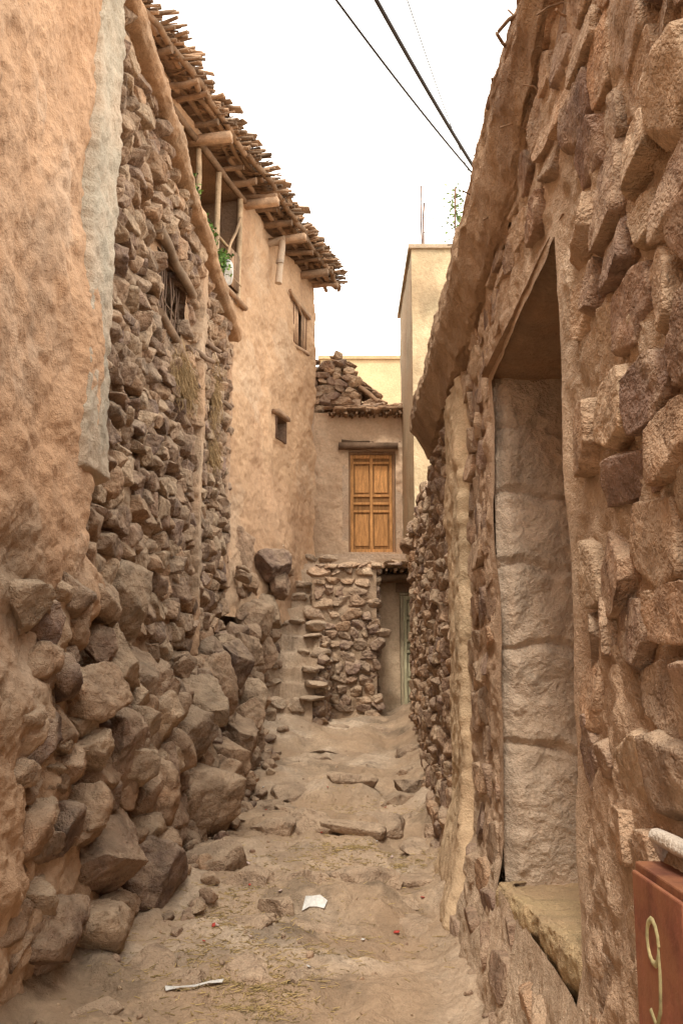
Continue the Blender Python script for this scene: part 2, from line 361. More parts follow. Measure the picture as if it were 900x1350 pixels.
for x,y,z,sx,sy,sz in HB: boulder(x,y,z,sx,sy,sz,(.78 if z>.9 else .9) if y>6.15 else .92)
for i in range(150):
    y=U(5.9,11.4); z0=gz(Lx(y)+.4,y); zz=U(0,1.25); s=U(.08,.20)
    boulder(Lx(y)+.28*(1-zz/1.6)+.06+U(-.05,.05),y,z0+zz,s,s*U(1,1.5),s*U(.8,1.1),U(.75,1.05),4)
for i in range(60):
    y=U(4.4,6.2); zz=U(.1,2.0); s=U(.06,.17)
    boulder(Lx(y)+.10+float(Lfoot(zz,y))-s*.25,y,zz,s,s*1.4,s*.95,1.0,4)
for i in range(60):
    y=U(5.4,11.8); s=U(.03,.09); x=Lx(y)+.45+U(0,.28); boulder(x,y,gz(x,y)+s*.3,s,s*1.2,s*.8,1.05,3)
HB2=[(-1.36,12.1,3.05,.34,.35,.55,1.05),(-1.55,11.9,2.3,.3,.3,.35,.9),(-1.12,12.0,2.15,.24,.3,.3,.95),(-.98,12.6,2.95,.3,.32,.26,1.),(-.82,12.7,2.7,.2,.22,.22,.9),(-1.0,12.3,1.75,.2,.25,.28,.95),
 (-1.25,11.9,1.55,.25,.28,.25,.8),(-1.05,12.0,1.2,.2,.25,.22,.85),(-1.3,11.6,1.15,.25,.25,.25,.8),(-.98,12.5,2.3,.2,.24,.25,.8),(-1.22,12.3,2.6,.25,.28,.24,.8),(-1.0,12.1,.95,.18,.2,.2,.95),(-.95,12.9,2.0,.15,.2,.2,.9),
 (-1.45,12.4,3.5,.25,.3,.2,1.1),(-1.1,13.3,3.2,.3,.35,.2,1.2),(-.85,13.5,3.0,.16,.22,.2,1.1)]
for x,y,z,sx,sy,sz,k in HB2: boulder(x,y,z,sx,sy,sz,k)
for i in range(60):
    z=U(.9,2.9); y=U(11.5,12.6); x=-.98-.12*(z-.9)+U(-.25,.05); s=U(.07,.15); boulder(x,y+ .1,z,s,s*1.2,s,.9,4)
b.build('boulders',M_boul,bo)

# ================================================================== PLASTER HOUSE (left, with timber eave)
Ph=empty('plaster_house')
nrm=np.array([.963,-.27,0]); dirv=np.array([.27,.963,0])
def Bpos(Y,z,out): return np.array([Bx(Y),Y,z])+nrm*out
WT=E+6.32
OP=[(9.9,11.8,E+4.75,E+6.2),(13.95,14.55,E+5.0,E+5.62),(13.25,13.65,E+3.3,E+3.62)]
def snap(a,vals):
    a=a.copy()
    for v in vals: a[np.argmin(abs(a-v))]=v
    return a
yb=snap(np.linspace(8,15,420),[o for q in OP for o in q[:2]]); zb=snap(np.linspace(2.2,WT,330),[o for q in OP for o in q[2:]])
A,T=np.meshgrid(yb,zb,indexing='ij'); q=np.stack([A*0,A,T],-1)
D=.07*fbm(q,.9,4,90)+.026*fbm(q,4,4,91)+.008*fbm(q,18,3,92)+.05*sst(4.3,3.2,T)
keep=np.ones((len(yb)-1,len(zb)-1),bool)
for a0,a1,z0,z1 in OP:
    m=(A>=a0-.04)&(A<=a1+.04)&(T>=z0-.04)&(T<=z1+.04); D=np.where(m,D*.3,D)
    keep&=~((A[:-1,:-1]>=a0-1e-6)&(A[1:,1:]<=a1+1e-6)&(T[:-1,:-1]>=z0-1e-6)&(T[1:,1:]<=z1+1e-6))
D=D+.05*sst(.11,.09,np.abs(A-12.98+.05*fbm(q,2,3,99)))*sst(E+4.5,E+4.3,T)
Pm=np.stack([Bx(A),A,T],-1)+nrm*D[...,None]
st=sst(0,.6,fbm(q*[1,1,.35],1.6,4,93))[...,None]
C=np.array([.58,.38,.235])*(1-st)+np.array([.47,.295,.18])*st
pt=sst(.25,.45,fbm(q,1.1,4,96))[...,None]; C=C*(1-pt*.4)+np.array([.60,.45,.32])*pt*.4
b=B(); addgrid(b,Pm,C,keep)
A2,T2=np.meshgrid(np.linspace(0,1.6,60),zb[::3],indexing='ij'); q2=np.stack([A2,A2*0+50,T2],-1)
P2=np.array([Bx(15),15,0])+A2[...,None]*np.array([-.27,.963,0])+T2[...,None]*np.array([0,0,1])+(.02*fbm(q2,2,4,94))[...,None]*nrm
addgrid(b,P2,(.56,.37,.24)); b.build('plaster_walls',M_smooth,Ph)
b=B()
for k,(a0,a1,z0,z1) in enumerate(OP):
    dp=1.3 if k==0 else .35
    c0,c1=Bpos(a0,0,.02),Bpos(a1,0,.02); i0,i1=Bpos(a0,0,-dp),Bpos(a1,0,-dp)
    def V(p,z): return (p[0],p[1],z)
    v=[V(c0,z0),V(c1,z0),V(c1,z1),V(c0,z1),V(i0,z0),V(i1,z0),V(i1,z1),V(i0,z1)]
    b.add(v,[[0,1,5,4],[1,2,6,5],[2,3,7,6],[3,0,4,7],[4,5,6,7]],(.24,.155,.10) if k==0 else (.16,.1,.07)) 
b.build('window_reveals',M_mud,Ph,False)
WC=lambda k=1.0: np.array([.29,.185,.115])*k*U(.55,1.35)
b=B()
def Rb(): return np.stack([dirv,nrm,[0,0,1.]],1)
def beam(Y,z,o0,o1,w,h,c,b=b): 
    p=(Bpos(Y,z,o0)+Bpos(Y,z,o1))/2; box(b,p-np.array([w/2,(o1-o0)/2,h/2]),p+np.array([w/2,(o1-o0)/2,h/2]),c,Rb()@rotm(U(-.04,.04),U(-.1,.1),U(-.08,.08)))
for i,Yv in enumerate(np.arange(8.2,15.3,.42)):
    Yw=Yv+U(-.08,.08)
    stick(b,Bpos(Yw,WT+.02,-.25),Bpos(Yw+U(-.09,.09),WT+.0+U(-.04,.02),.32+U(-.08,.16)),U(.035,.055),WC(1.1),8,5,.016)
for o,zz,r in ((.12,WT+.08,.035),(.27,WT+.085,.04),(.38,WT+.08,.04)):
    for Ya in np.arange(8,15,1.6): stick(b,Bpos(Ya-.1,zz+U(-.03,.03),o+U(-.03,.03)),Bpos(min(Ya+1.7,15.3),zz+U(-.03,.03),o+U(-.04,.04)),r,WC(1.1),8,8,.03)
for layer in range(4):
    Yv=8.0
    while Yv<15.25:
        o1=.42+U(-.12,.18)-layer*.03+.05*math.sin(Yv*2.3)
        stick(b,Bpos(Yv,WT+.135+layer*.045,-.1),Bpos(Yv+U(-.18,.18),WT+.13+layer*.05+U(-.09,.03),o1),U(.009,.028),WC(1.25 if U()<.7 else .6),6,4,.018)
        Yv+=U(.03,.075)
for i in range(60):
    Yv=U(8.3,15.3); w=U(.03,.09); o=.20+U(0,.2)
    p=Bpos(Yv,WT+.26+U(0,.07),o); box(b,p-np.array([w,U(.1,.2),.010]),p+np.array([w,U(.1,.2),.010]),WC(1.2),Rb()@rotm(U(-.2,.1),U(-.15,.15),U(-.5,.5)),jit=.01)
for Yv,zz,l in ((11.95,WT-.12,.48),(13.05,WT-.12,.5),(14.3,WT-.1,.45),(10.4,WT-.1,.45)):
    beam(Yv,zz,-.3,l,.10,.09,WC(1.5))
for a,bb,o,zz in ((8.4,11.9,.03,WT-.12),(9.85,11.95,.05,E+4.72)): stick(b,Bpos(a,zz,o),Bpos(bb,zz+.02,o),.045,WC(1.3),8,7,.015)
for Yv in (10.0,10.5,11.05,11.76): stick(b,Bpos(Yv,E+4.7,.0),Bpos(Yv+.02,E+6.2,.0),.04,(.50,.36,.23),8,5,.01)
for zz,o in ((E+5.35,.02),(E+5.12,.02),(E+5.0,.02)): stick(b,Bpos(10.0,zz,o),Bpos(11.8,zz-.02,o),.022,(.42,.29,.18),6,4,.01)
stick(b,Bpos(11.1,E+4.85,.03),Bpos(11.7,E+5.9,.03),.022,(.42,.29,.18))
for i in range(4): 
    y=11.42+i*.085; p0=Bpos(y,E+4.85,.03);box(b,p0-np.array([.038,.008,0]),p0+np.array([.038,.008,.5]),WC(1.3),Rb())
a0,a1,z0,z1=OP[1]
for i in range(5):
    y=a0+.06+i*.12; 
    if i==2: continue
    p=Bpos(y,(z0+z1)/2,.0); box(b,p-np.array([.035,.012,.31]),p+np.array([.035,.012,.31]),WC(1.8),Rb()@rotm(0,U(-.05,.05),0))
beam((a0+a1)/2,z1+.04,-.05,.05,.8,.07,WC(1.2)); beam((a0+a1)/2,z0-.03,-.05,.04,.7,.05,WC(1.4))
stick(b,Bpos(13.7,E+5.72,.03),Bpos(14.25,E+5.55,.03),.025,WC(1.0))
beam(13.45,E+3.68,-.05,.06,.6,.06,WC(1.0)); 
b.build('timber_eave',M_wood,Ph)
b=B(); 
A,T=np.meshgrid(np.linspace(7.8,15.25,200),np.linspace(0,1,40),indexing='ij'); q=np.stack([A,T*3,A*0],-1)
o=np.interp(T,[0,.25,.35,.5,1],[-.3,.26,.30,.26,-2.5]); zz=np.interp(T,[0,.25,.35,.5,1],[.11,.115,.2,.28,.36])
Pm=np.stack([Bx(A),A,WT+zz+.03*fbm(q,4,4,95)],-1)+nrm*(o+.05*fbm(q,5,4,97))[...,None]
addgrid(b,Pm,(.24,.16,.11))
b.build('mud_roof',M_mud,Ph)
b=B()
for i in range(90): 
    Yv=U(8,15.2); s=U(.03,.06); rock(b,Bpos(Yv,WT+.28+s*.2,U(.1,.32)),(s*1.4,s,s*.6),scol(.9),3)
b.build('roof_stones',M_rock,Ph)
b=B(); v=[]
for z in (2.0,WT): v+= [tuple(Bpos(8,z,-1.35)),tuple(Bpos(14.9,z,-1.35)),tuple(Bpos(14.9,z,-4)),tuple(Bpos(8,z,-4))]
b.add(v,[[0,1,2,3],[4,5,6,7],[0,1,5,4],[1,2,6,5],[2,3,7,6],[3,0,4,7]],(.3,.2,.14)); b.build('house_core',M_mud,Ph,False)
b=B(); stick(b,Bpos(13.0,E+6.2,.16),Bpos(12.95,E+5.5,.12),.05,(.62,.50,.38),12,6,.004,1.0); stick(b,Bpos(13.02,E+6.15,-.1),Bpos(13.0,E+6.2,.2),.045,(.5,.42,.33),12,3,.0,1.0)
stick(b,Bpos(12.95,E+5.85,.14),Bpos(12.95,E+5.80,.14),.062,(.42,.36,.3),12,2,0,1.0); b.build('drain_pipe',M_conc,Ph)
b=B(); rock(b,Bpos(11.25,E+4.92,.08),(.07,.07,.16),(.6,.58,.52),4,None,.2,2,.04); b.build('water_jug',M_paper,Ph)
def leaves(name,pts,n,s,par=None,cols=((.06,.13,.03),(.10,.19,.04),(.04,.09,.025))):
    b=B()
    for i in range(n):
        c,r=pts[rng.integers(len(pts))]; p=np.array(c)+rng.normal(size=3)*np.array(r)*.5
        a=rotm(*U(0,6.3,3)); l=s*U(.6,1.3)
        v=np.array([[0,0,0],[.35,.45,.08],[0,1,0],[-.35,.45,.08]])*l
        b.add(v@a.T+p,[[0,1,2,3]],np.array(cols[rng.integers(len(cols))])*U(.7,1.3))
    return b.build(name,M_leaf,par,False)
pe=empty('potted_plant')
leaves('foliage',[(Bpos(10.75,E+5.15,.02),(.10,.22,.2)),(Bpos(11.1,E+5.0,.06),(.10,.16,.16)),(Bpos(10.45,E+5.5,-.02),(.06,.12,.2))],520,.06,pe,((.12,.22,.05),(.18,.28,.07),(.07,.13,.04)))
b=B(); stick(b,Bpos(10.6,E+4.75,.0),Bpos(10.55,E+5.5,.0),.012,(.15,.1,.05)); box(b,Bpos(10.6,E+4.77,.0)-np.array([.1,.1,0]),Bpos(10.6,E+4.77,.0)+np.array([.1,.1,.16]),(.35,.16,.08)); b.build('pot',M_wood,pe)

# ================================================================== STAIRS + RETAINING WALL
Sh=empty('stone_staircase')
NS=11
def stepz(x,y):
    P=np.stack([x,y,x*0],-1)
    t=(y-12.25+.07*fbm(P,2.2,3,102)+.03*fbm(P,9,3,103))/(14.85-12.25)*NS
    i=np.floor(t); fr=t-i
    s=i+sst(0,.14,fr)+.05*fr
    return 1.0+np.clip(s,0,NS)/NS*2.33-.03
def sxr(y): return -.36+.10*np.clip((y-12.2)/1.4,0,1)+.1*np.clip((y-13.6)/1.2,0,1)
Ax,T=np.meshgrid(np.linspace(0,1,150),np.linspace(12.0,15.9,520),indexing='ij')
A=-1.25+Ax*(sxr(T)+1.25)
q=np.stack([A,T,A*0],-1)
Zs=stepz(A,T)+.02*fbm(q,5,4,100)-.03*np.abs(fbm(q,3,4,104))+.45*sst(-.85,-1.15,A)-.6*sst(12.25,12.05,T)
Zs=Zs-.6*sst(.985,1.0,Ax)
C=np.array([.48,.355,.25])*(1+.14*fbm(q,3,4,101)[...,None])
b=B(); addgrid(b,np.stack([A,T,Zs],-1),C); b.build('earth_steps',M_ground,Sh)
b=B()
for i in range(NS):
    y=12.25+i*2.6/NS; z=1.0+(i+1.0)*2.33/NS; x=-1.0+.025*i+U(-.08,.08); xe=float(sxr(y)); tl_=U(-.04,.04)
    while x<xe:
        w=U(.13,.42); big_=U()<.3
        hz=U(.07,.10) if big_ else U(.03,.06)
        if U()<.85: rock(b,(min(x+w/2,xe),y+.07+U(-.07,.05),z-hz+.005+U(-.03,.02)+tl_*(x+.7)),(w/2*1.03,.13,hz),np.array([.52,.385,.275])*U(.68,1.12),4,None,.5,10,.14,.14,.6,1.05)
        x+=w
for i in range(150):
    y=U(12.35,13.6); zt=float(stepz(np.array([-.4]),np.array([y]))[0]); z=U(.9,zt); s=U(.06,.11)
    rock(b,(float(sxr(y))+U(.0,.06),y,z-.03),(s,s*1.2,s*.75),scol(.95),4,None,.4,10,.14,.3)
for i in range(26):
    y=U(12.2,14.3); z=float(stepz(np.array([-.8]),np.array([y]))[0]); s=U(.04,.1)
    rock(b,(-.98+U(-.06,.12),y,z+s*.3),(s,s,s*.8),scol(1.0),4,None,.3,10,.14,.4)
b.build('tread_stones',M_boul,Sh)
Rt=empty('retaining_wall')
RF=np.eye(3)
def Fpos(Yf): return lambda u,z,out: np.array([u,Yf-out,z])
b=B(); 
def skipR(u,z,hu,hz): return u<-.46+.13*(z-.95)/2 -.02 or z>3.0
rockwall(b,Fpos(13.6),RF,-.48,.52,.82,3.02,lambda z:.14,lambda z,u:.22,.15,-.04,skipR,outj=.022,colf=lambda u,z:scol(1.0 if U()<.7 else 1.3),rough=.12,fill=1.1,jit=.14)
rockwall(b,lambda u,z,out:np.array([-.36-out+.06*(z-1),u,z]),RL,13.6,15.6,1.0,3.15,lambda z:.14,lambda z,u:.19,.12,-.04,lambda u,z,a,c:z>2.95)
rockwall(b,lambda u,z,out:np.array([.5+out,u,z]),RL,13.6,14.3,.85,2.95,lambda z:.15,lambda z,u:.2,.12,-.06,None)
for i in range(9): rock(b,(-.3+i*.1,13.62+U(-.03,.05),3.03),(.08,.12,.035),scol(1.3),4,None,.7,5,.05,.1)
b.build('rubble_face',M_rock,Rt)
b=B(); A,T=np.meshgrid(np.linspace(-.42,.50,60),np.linspace(.7,3.0,130),indexing='ij'); q=np.stack([A,A*0+7,T],-1)
addgrid(b,np.stack([A,13.585+.03*fbm(q,6,4,200),T],-1),np.array([.38,.27,.18])*(1+.15*fbm(q,5,3,201)[...,None])); b.build('mud_bedding',M_mortar,Rt)
b=B(); box(b,(-.27,13.7,.6),(.44,15.75,2.96),(.33,.24,.18)); box(b,(-.32,13.66,2.95),(.5,15.75,3.05),(.42,.31,.22)); 
for k in range(3): box(b,(-.6,14.5+k*.35,3.04),(1.6,15.78-.01*k,3.05+.12*(k+1)),(.50,.37,.27))
b.build('earth_fill',M_ground,Rt,False)

# ================================================================== UPPER HOUSE (end of lane) incl. lower passage
Uh=empty('mud_house')
DX0,DX1,DZ0,DZ1=.155,.88,3.50,5.22
xu=snap(np.linspace(-.75,2.6,240),[DX0-.04,DX1+.04]); zu=snap(np.linspace(3.0,5.92,220),[DZ0-.02,DZ1+.03])
A,T=np.meshgrid(xu,zu,indexing='ij'); q=np.stack([A,A*0+15.8,T],-1)
D=.05*fbm(q,1.2,4,110)+.022*fbm(q,6,4,111)
keep=~((A[:-1,:-1]>=DX0-.041)&(A[1:,1:]<=DX1+.041)&(T[:-1,:-1]>=DZ0-.021)&(T[1:,1:]<=DZ1+.031))
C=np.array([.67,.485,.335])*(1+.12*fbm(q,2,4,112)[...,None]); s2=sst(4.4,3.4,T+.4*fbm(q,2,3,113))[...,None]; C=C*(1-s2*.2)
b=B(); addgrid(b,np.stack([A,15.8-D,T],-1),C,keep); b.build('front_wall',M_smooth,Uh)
b=B()
c=(.52,.38,.27)
box(b,(DX0-.14,15.80,3.3),(DX0-.035,16.1,5.3),c);box(b,(DX1+.035,15.80,3.3),(DX1+.14,16.1,5.3),c);box(b,(DX0-.1,15.83,5.24),(DX1+.1,16.1,5.4),c);box(b,(DX0-.1,15.7,3.36),(DX1+.1,16.1,3.5),c)
box(b,(-.7,16.12,2.9),(3,19,5.8),(.4,.28,.2)); box(b,(-.6,16.12,5.8),(.02,17,6.85),(.34,.25,.18)); box(b,(.02,16.12,5.8),(.36,17,6.4),(.34,.25,.18))
b.build('door_reveal',M_mud,Uh,False)
def door(par,x0,x1,z0,z1,y,col,frame,panels,nm):
    b=B(); c=np.array(col)
    box(b,(x0,y,z0),(x1,y+.03,z1),c*.5)
    w=x1-x0;h=z1-z0
    for (u0,u1,v0,v1) in [(0,1,0,.035),(0,1,.965,1),(0,.07,.035,.965),(.93,1,.035,.965),(.465,.535,.035,.965)]:
        box(b,(x0+u0*w,y-.026,z0+v0*h),(x0+u1*w,y+.004,z0+v1*h),c*U(.9,1.1))
    for v in panels[:-1]: 
        box(b,(x0+.072*w,y-.024,z0+(v-.012)*h),(x0+.463*w,y+.003,z0+(v+.012)*h),c*U(.9,1.1)); box(b,(x0+.537*w,y-.024,z0+(v-.012)*h),(x0+.928*w,y+.003,z0+(v+.012)*h),c*U(.9,1.1))
    vs=[.035]+list(panels[:-1])+[.965]
    for i in range(len(vs)-1):
        for (u0,u1) in ((.11,.43),(.57,.89)):
            a,d=vs[i]+.032,vs[i+1]-.032
            if d-a>.02: box(b,(x0+u0*w,y-.014,z0+a*h),(x0+u1*w,y+.002,z0+d*h),c*U(.85,1.2))
    b.build(nm,M_door,par,False,.004)
    b=B(); f=np.array(frame)
    box(b,(x0-.05,y-.05,z0),(x0-.003,y+.06,z1+.0),f);box(b,(x1+.003,y-.05,z0),(x1+.05,y+.06,z1),f);box(b,(x0-.06,y-.055,z1+.003),(x1+.06,y+.06,z1+.05),f*.9)
    b.build(nm+'_frame',M_door,par,False,.005)
door(Uh,DX0,DX1-.02,DZ0+.01,DZ1-.03,15.88,(.54,.27,.10),(.30,.17,.09),[.42,.50,.58,.92,1],'panel_door')
b=B()
box(b,(DX0-.20,15.64,DZ1+.05),(DX1+.08,15.86,DZ1+.13),(.20,.13,.085),jit=.015); 
for i in range(30):
    stick(b,(-.2+i*.055+U(-.02,.02),16.0,5.86+U(-.02,.03)),(-.2+i*.055+U(-.05,.05),15.52+U(-.1,.06),5.84+U(-.03,.03)),U(.015,.03),WC(.9),6,3,.01)
for i in range(45): box(b,(-.15+i*.035,15.5+U(-.08,.05),5.90+U(-.015,.02)),(-.15+i*.035+U(.08,.2),16.0,5.925+U(0,.02)),WC(1.3),rotm(U(-.05,.05),U(-.1,.1),U(-.15,.15)),jit=.008)
stick(b,(.0,15.78,DZ1+.2),(1.0,15.78,DZ1+.17),.03,WC(.7))
for i in range(34): 
    t=U(0,1); x=-.05+t*.8+U(-.05,.05); z=6.95-t*.85+U(-.05,.02)
    box(b,(x-.09,15.95,z-.012),(x+.09,16.5,z+.012),WC(1.1),rotm(U(-.2,.2),U(.2,.8),U(-.4,.4)),jit=.01)
stick(b,(.05,16.0,6.7),(.62,15.9,6.15),.04,WC(1.5)); stick(b,(.0,16.1,6.8),(.65,16.0,6.3),.035,WC(1.2))
b.build('roof_timber',M_wood,Uh)
b=B(); 
rockwall(b,Fpos(16.0),RF,-.62,.5,5.9,7.05,lambda z:.14,lambda z,u:.25,.16,0,lambda u,z,a,c: z>7.0-max(0,u-.0)*1.6,outj=.04,kcol=1.25)
for i in range(24): rock(b,(.4+U(0,.9),15.75+U(-.1,.2),6.0+U(0,.06)),(U(.04,.1),.08,.035),scol(1.3),3)
b.build('rubble_parapet',M_rock,Uh)
b=B(); A,T=np.meshgrid(np.linspace(-.3,2.4,120),np.linspace(0,1,24),indexing='ij');q=np.stack([A,T*2,A*0],-1)
addgrid(b,np.stack([A,np.interp(T,[0,.3,1],[15.62,15.6,18])+.03*fbm(q,4,3,121),np.interp(T,[0,.3,1],[5.93,5.99,6.08])+.02*fbm(q,5,3,120)],-1),(.36,.26,.19)); b.build('mud_roof_slab',M_mud,Uh)
# lower passage
b=B()
A,T=np.meshgrid(np.linspace(.45,.875,40),np.linspace(.7,3.0,120),indexing='ij');q=np.stack([A,A*0,T],-1)
addgrid(b,np.stack([A,14.32+.02*fbm(q,4,4,130),T],-1),(.62,.46,.31)); b.build('passage_wall',M_smooth,Uh)
b=B(); box(b,(.8,14.42,.6),(1.75,14.9,3.0),(.35,.25,.18)); box(b,(1.72,12.7,.6),(1.9,14.9,3.0),(.3,.22,.16));box(b,(.82,14.27,2.72),(1.72,14.45,3.0),(.22,.15,.1)); b.build('passage_masonry',M_mud,Uh,False)
door(Uh,.93,1.55,1.0,2.66,14.32,(.48,.43,.27),(.42,.34,.22),[.25,.5,.6,.8,1],'lower_door')
b=B(); 
for i in range(17): stick(b,(.42+i*.075,14.8,2.98),(.42+i*.075+U(-.03,.03),13.72+U(-.08,.08),2.99),U(.02,.035),WC(.9),6,4,.01)
stick(b,(.4,13.95,2.9),(1.35,13.9,2.92),.06,WC(.8)); stick(b,(.4,14.2,2.9),(1.75,14.2,2.92),.06,WC(.7))
b.build('passage_lintels',M_wood,Uh)
b=B(); 
for i in range(22): rock(b,(.1+i*.055,13.7+U(-.08,.1),3.07+U(-.02,.02)),(U(.07,.13),U(.1,.16),U(.02,.035)),scol(1.3),4,None,.6,5,.06,.2)
b.build('passage_slabs',M_rock,Uh)
b=B(); box(b,(.48,13.78,3.03),(1.7,15.7,3.09),(.42,.31,.23)); b.build('passage_roof',M_ground,Uh,False)

# ================================================================== RIGHT STONE HOUSE
Rh=empty('stone_house')
OY0,OY1,OZ0,OZ1=3.07,4.73,E-1.0,E+1.48
def Rfoot(z): return .16*sst(.8,-.05,z)
def Rpos(Y,z,out): return np.array([Rx(Y)-out-float(Rfoot(z)),Y,z])
yr=snap(np.exp(np.arange(math.log(1.15),math.log(8.62),.0034)),[OY0,OY1]); zr=snap(np.linspace(-.2,E+2.45,470),[OZ0,OZ1])
A,T=np.meshgrid(yr,zr,indexing='ij'); q=np.stack([A*0,A,T],-1)
w=fbm(q,2.2,4,140)
D=.016+.026*fbm(q,1.1,3,141)+.026*np.abs(fbm(q,4,4,142))+.014*fbm(q,12,4,143,.6)
dd=np.maximum(np.maximum(OY0-A,A-OY1),np.maximum(OZ0-T,T-OZ1))
kk=sst(.16,.0,dd); D=D*(1-kk)+(.024+.016*w)*kk
dry=sst(7.0,7.1,A); D=D*(1-dry)+dry*(-.04+.02*w)
C=np.array([.59,.435,.305])*(1+.12*w[...,None]); C=C*(1-dry[...,None]*.3)
pk=sst(.05,.4,fbm(q,.8,4,145))[...,None]; C=C*(1-pk)+np.array([.56,.385,.26])*pk
keep=~((A[:-1,:-1]>=OY0-1e-6)&(A[1:,1:]<=OY1+1e-6)&(T[:-1,:-1]>=OZ0-1e-6)&(T[1:,1:]<=OZ1+1e-6))
b=B(); addgrid(b,np.stack([Rx(A)-D-Rfoot(T),A,T],-1),C,keep)
yr2=np.linspace(8.5,12.6,200); zr2=np.linspace(.1,E+1.8,120); A,T=np.meshgrid(yr2,zr2,indexing='ij'); addgrid(b,np.stack([Rx(A)+.05,A,T],-1),(.36,.26,.19))
b.build('mortar_wall',M_mortar,Rh)
b=B()
def skipRt(u,z,hu,hz):
    if OY0-.06-hu*.95<u<OY1+.04+hu*.95 and OZ0-.04-hz*.9<z<OZ1+.12+hz*.9: return True
    if 5.85<u<7.02: return True
    if z<.45 and U()<.4: return True
    if 2.75<u<3.07 and z>E+.5 and U()<.6: return True
    return False
rockwall(b,Rpos,RL,1.2,5.9,.0,E+2.4,lambda z:.18,lambda z,u:.25,.16,-.052,skipRt,levelf=lambda u:5 if u<3.7 else 4,outj=.010,colf=lambda u,z:scol(1.14)*np.array([1.02,1,.98]),boxy=.62,cuts=8,rough=.07,fill=1.02,jit=.09,drop=.03,flat=.56,dlo=.76,tilt=.13)
b.build('embedded_stones',M_rockR,Rh)
b=B()
rockwall(b,Rpos,RL,7.02,12.6,.05,E+1.78,lambda z:.13,lambda z,u:.18,.13,-.03,None,outj=.03,kcol=1.2,jit=.25)
rockwall(b,Rpos,RL,7.02,8.6,E+1.7,E+2.1,lambda z:.13,lambda z,u:.17,.13,-.03,None,outj=.03,kcol=1.2,jit=.25)
rockwall(b,lambda u,z,out:np.array([u,12.62+out,z]),RF,1.0,1.6,.2,3.2,lambda z:.14,lambda z,u:.2,.12,-.05,None,kcol=1.1)
rock(b,(.93,12.3,3.15),(.17,.3,.13),scol(.9),5,None,.4); rock(b,(.98,11.7,3.3),(.17,.3,.1),scol(.9),5,None,.4)
for i in range(40): rock(b,(Rx(8.6+i*.1)+U(.0,.15),8.6+i*.1,3.36+U(-.03,.04)),(U(.07,.13),U(.07,.13),U(.04,.07)),scol(1.2),4)
b.build('dry_stones',M_rock,Rh)
b=B(); box(b,(1.62,-3,-.5),(5,8.5,E+2.2),(.4,.3,.2)); box(b,(Rx(0)+.0,-3,-.5),(1.62,1.2,E+2.2),(.45,.33,.24)); box(b,(1.0,1.2,-.4),(1.6,OY0-.03,E+2.2),(.4,.3,.2)); box(b,(1.0,OY1+.08,-.4),(1.6,8.5,E+2.2),(.4,.3,.2)); box(b,(1.0,OY0-.03,-.4),(1.6,OY1+.08,OZ0-.06),(.4,.3,.2))
box(b,(1.02,8.5,-.2),(1.6,12.5,E+1.72),(.3,.22,.16)); b.build('house_body',M_mud,Rh,False)
# far jamb: uneven rendered courses
xx=np.linspace(Rx(OY1)-.015,1.42,150); zz=np.linspace(OZ0-.05,OZ1+.03,500)
A,T=np.meshgrid(xx,zz,indexing='ij'); q=np.stack([A,A*0+9,T],-1)
cz=np.array([OZ0+v for v in (-.1,.60,1.10,1.50,1.85,2.2)])
tt=T+.06*fbm(q,2.2,4,152)+.05*(A-1)
dist=np.min(np.abs(tt[...,None]-cz),axis=-1); blk=np.searchsorted(cz,tt.ravel()).reshape(tt.shape)
D=.026*sst(.0,.045,dist)+.035*fbm(q,2.2,5,150,.55)+.012*fbm(q,16,4,151)-.06*sst(Rx(OY1)+.06,Rx(OY1)-.015,A)+.02*(hsh(blk,blk*0,blk*0,5)-.5)
C=np.array([.68,.52,.385])*(1+.12*fbm(q,3,4,153)[...,None])*(.92+.16*hsh(blk,blk*0,blk*0,9))[...,None]
b=B(); addgrid(b,np.stack([A,OY1+.05-D,T],-1),C)
b.build('block_jamb',M_conc,Rh)
b=B(); A,T=np.meshgrid(np.linspace(Rx(OY0)-.01,1.45,50),zz[::3],indexing='ij'); q=np.stack([A,A*0+3,T],-1); addgrid(b,np.stack([A,OY0-.01+.02*fbm(q,3,4,155),T],-1),(.5,.38,.28)); b.build('near_jamb',M_conc,Rh)
b=B(); A,T=np.meshgrid(np.linspace(Rx(4)-.05,1.45,60),np.linspace(OY0-.1,OY1+.1,120),indexing='ij'); q=np.stack([A,T,A*0],-1)
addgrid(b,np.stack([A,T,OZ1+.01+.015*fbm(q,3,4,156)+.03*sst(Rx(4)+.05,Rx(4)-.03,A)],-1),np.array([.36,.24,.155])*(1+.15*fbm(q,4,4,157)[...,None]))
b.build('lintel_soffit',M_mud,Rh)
b=B(); A,T=np.meshgrid(np.linspace(0,1,110),np.linspace(OY0-.12,OY1+.06,170),indexing='ij'); q=np.stack([A,T,A*0],-1)
tl=.15*np.clip((4.5-T)/1.4,0,1)
px_=np.interp(A,[0,.3,.38,.45,.55,1],[Rx(4)-.05,Rx(4)-.065,Rx(4)-.05,Rx(4)-.01,Rx(4)+.04,1.45]); pz_=np.interp(A,[0,.3,.38,.45,.55,1],[OZ0-.30,OZ0-.03,OZ0+.010,OZ0+.01,OZ0,OZ0])+tl
ed=sst(OY0-.12,OY0-.0,T)*sst(OY1+.06,OY1-.04,T)
px_=px_+(1-ed)*.09*(A<.5)+.07*sst(.28,.0,A)
addgrid(b,np.stack([px_+.024*fbm(q,4,5,160,.6),T,pz_+.02*fbm(q,5,5,161,.6)],-1),np.array([.56,.405,.225])*(1+.16*fbm(q,4,4,162)[...,None])); b.build('ochre_sill',M_mortar,Rh)
b=B(); 
for i in range(11): box(b,(1.40,OY0+i*.155-.05,OZ0-.02),(1.43,OY0+i*.155+.10,OZ1+.02),np.array([.28,.17,.10])*U(.8,1.2))
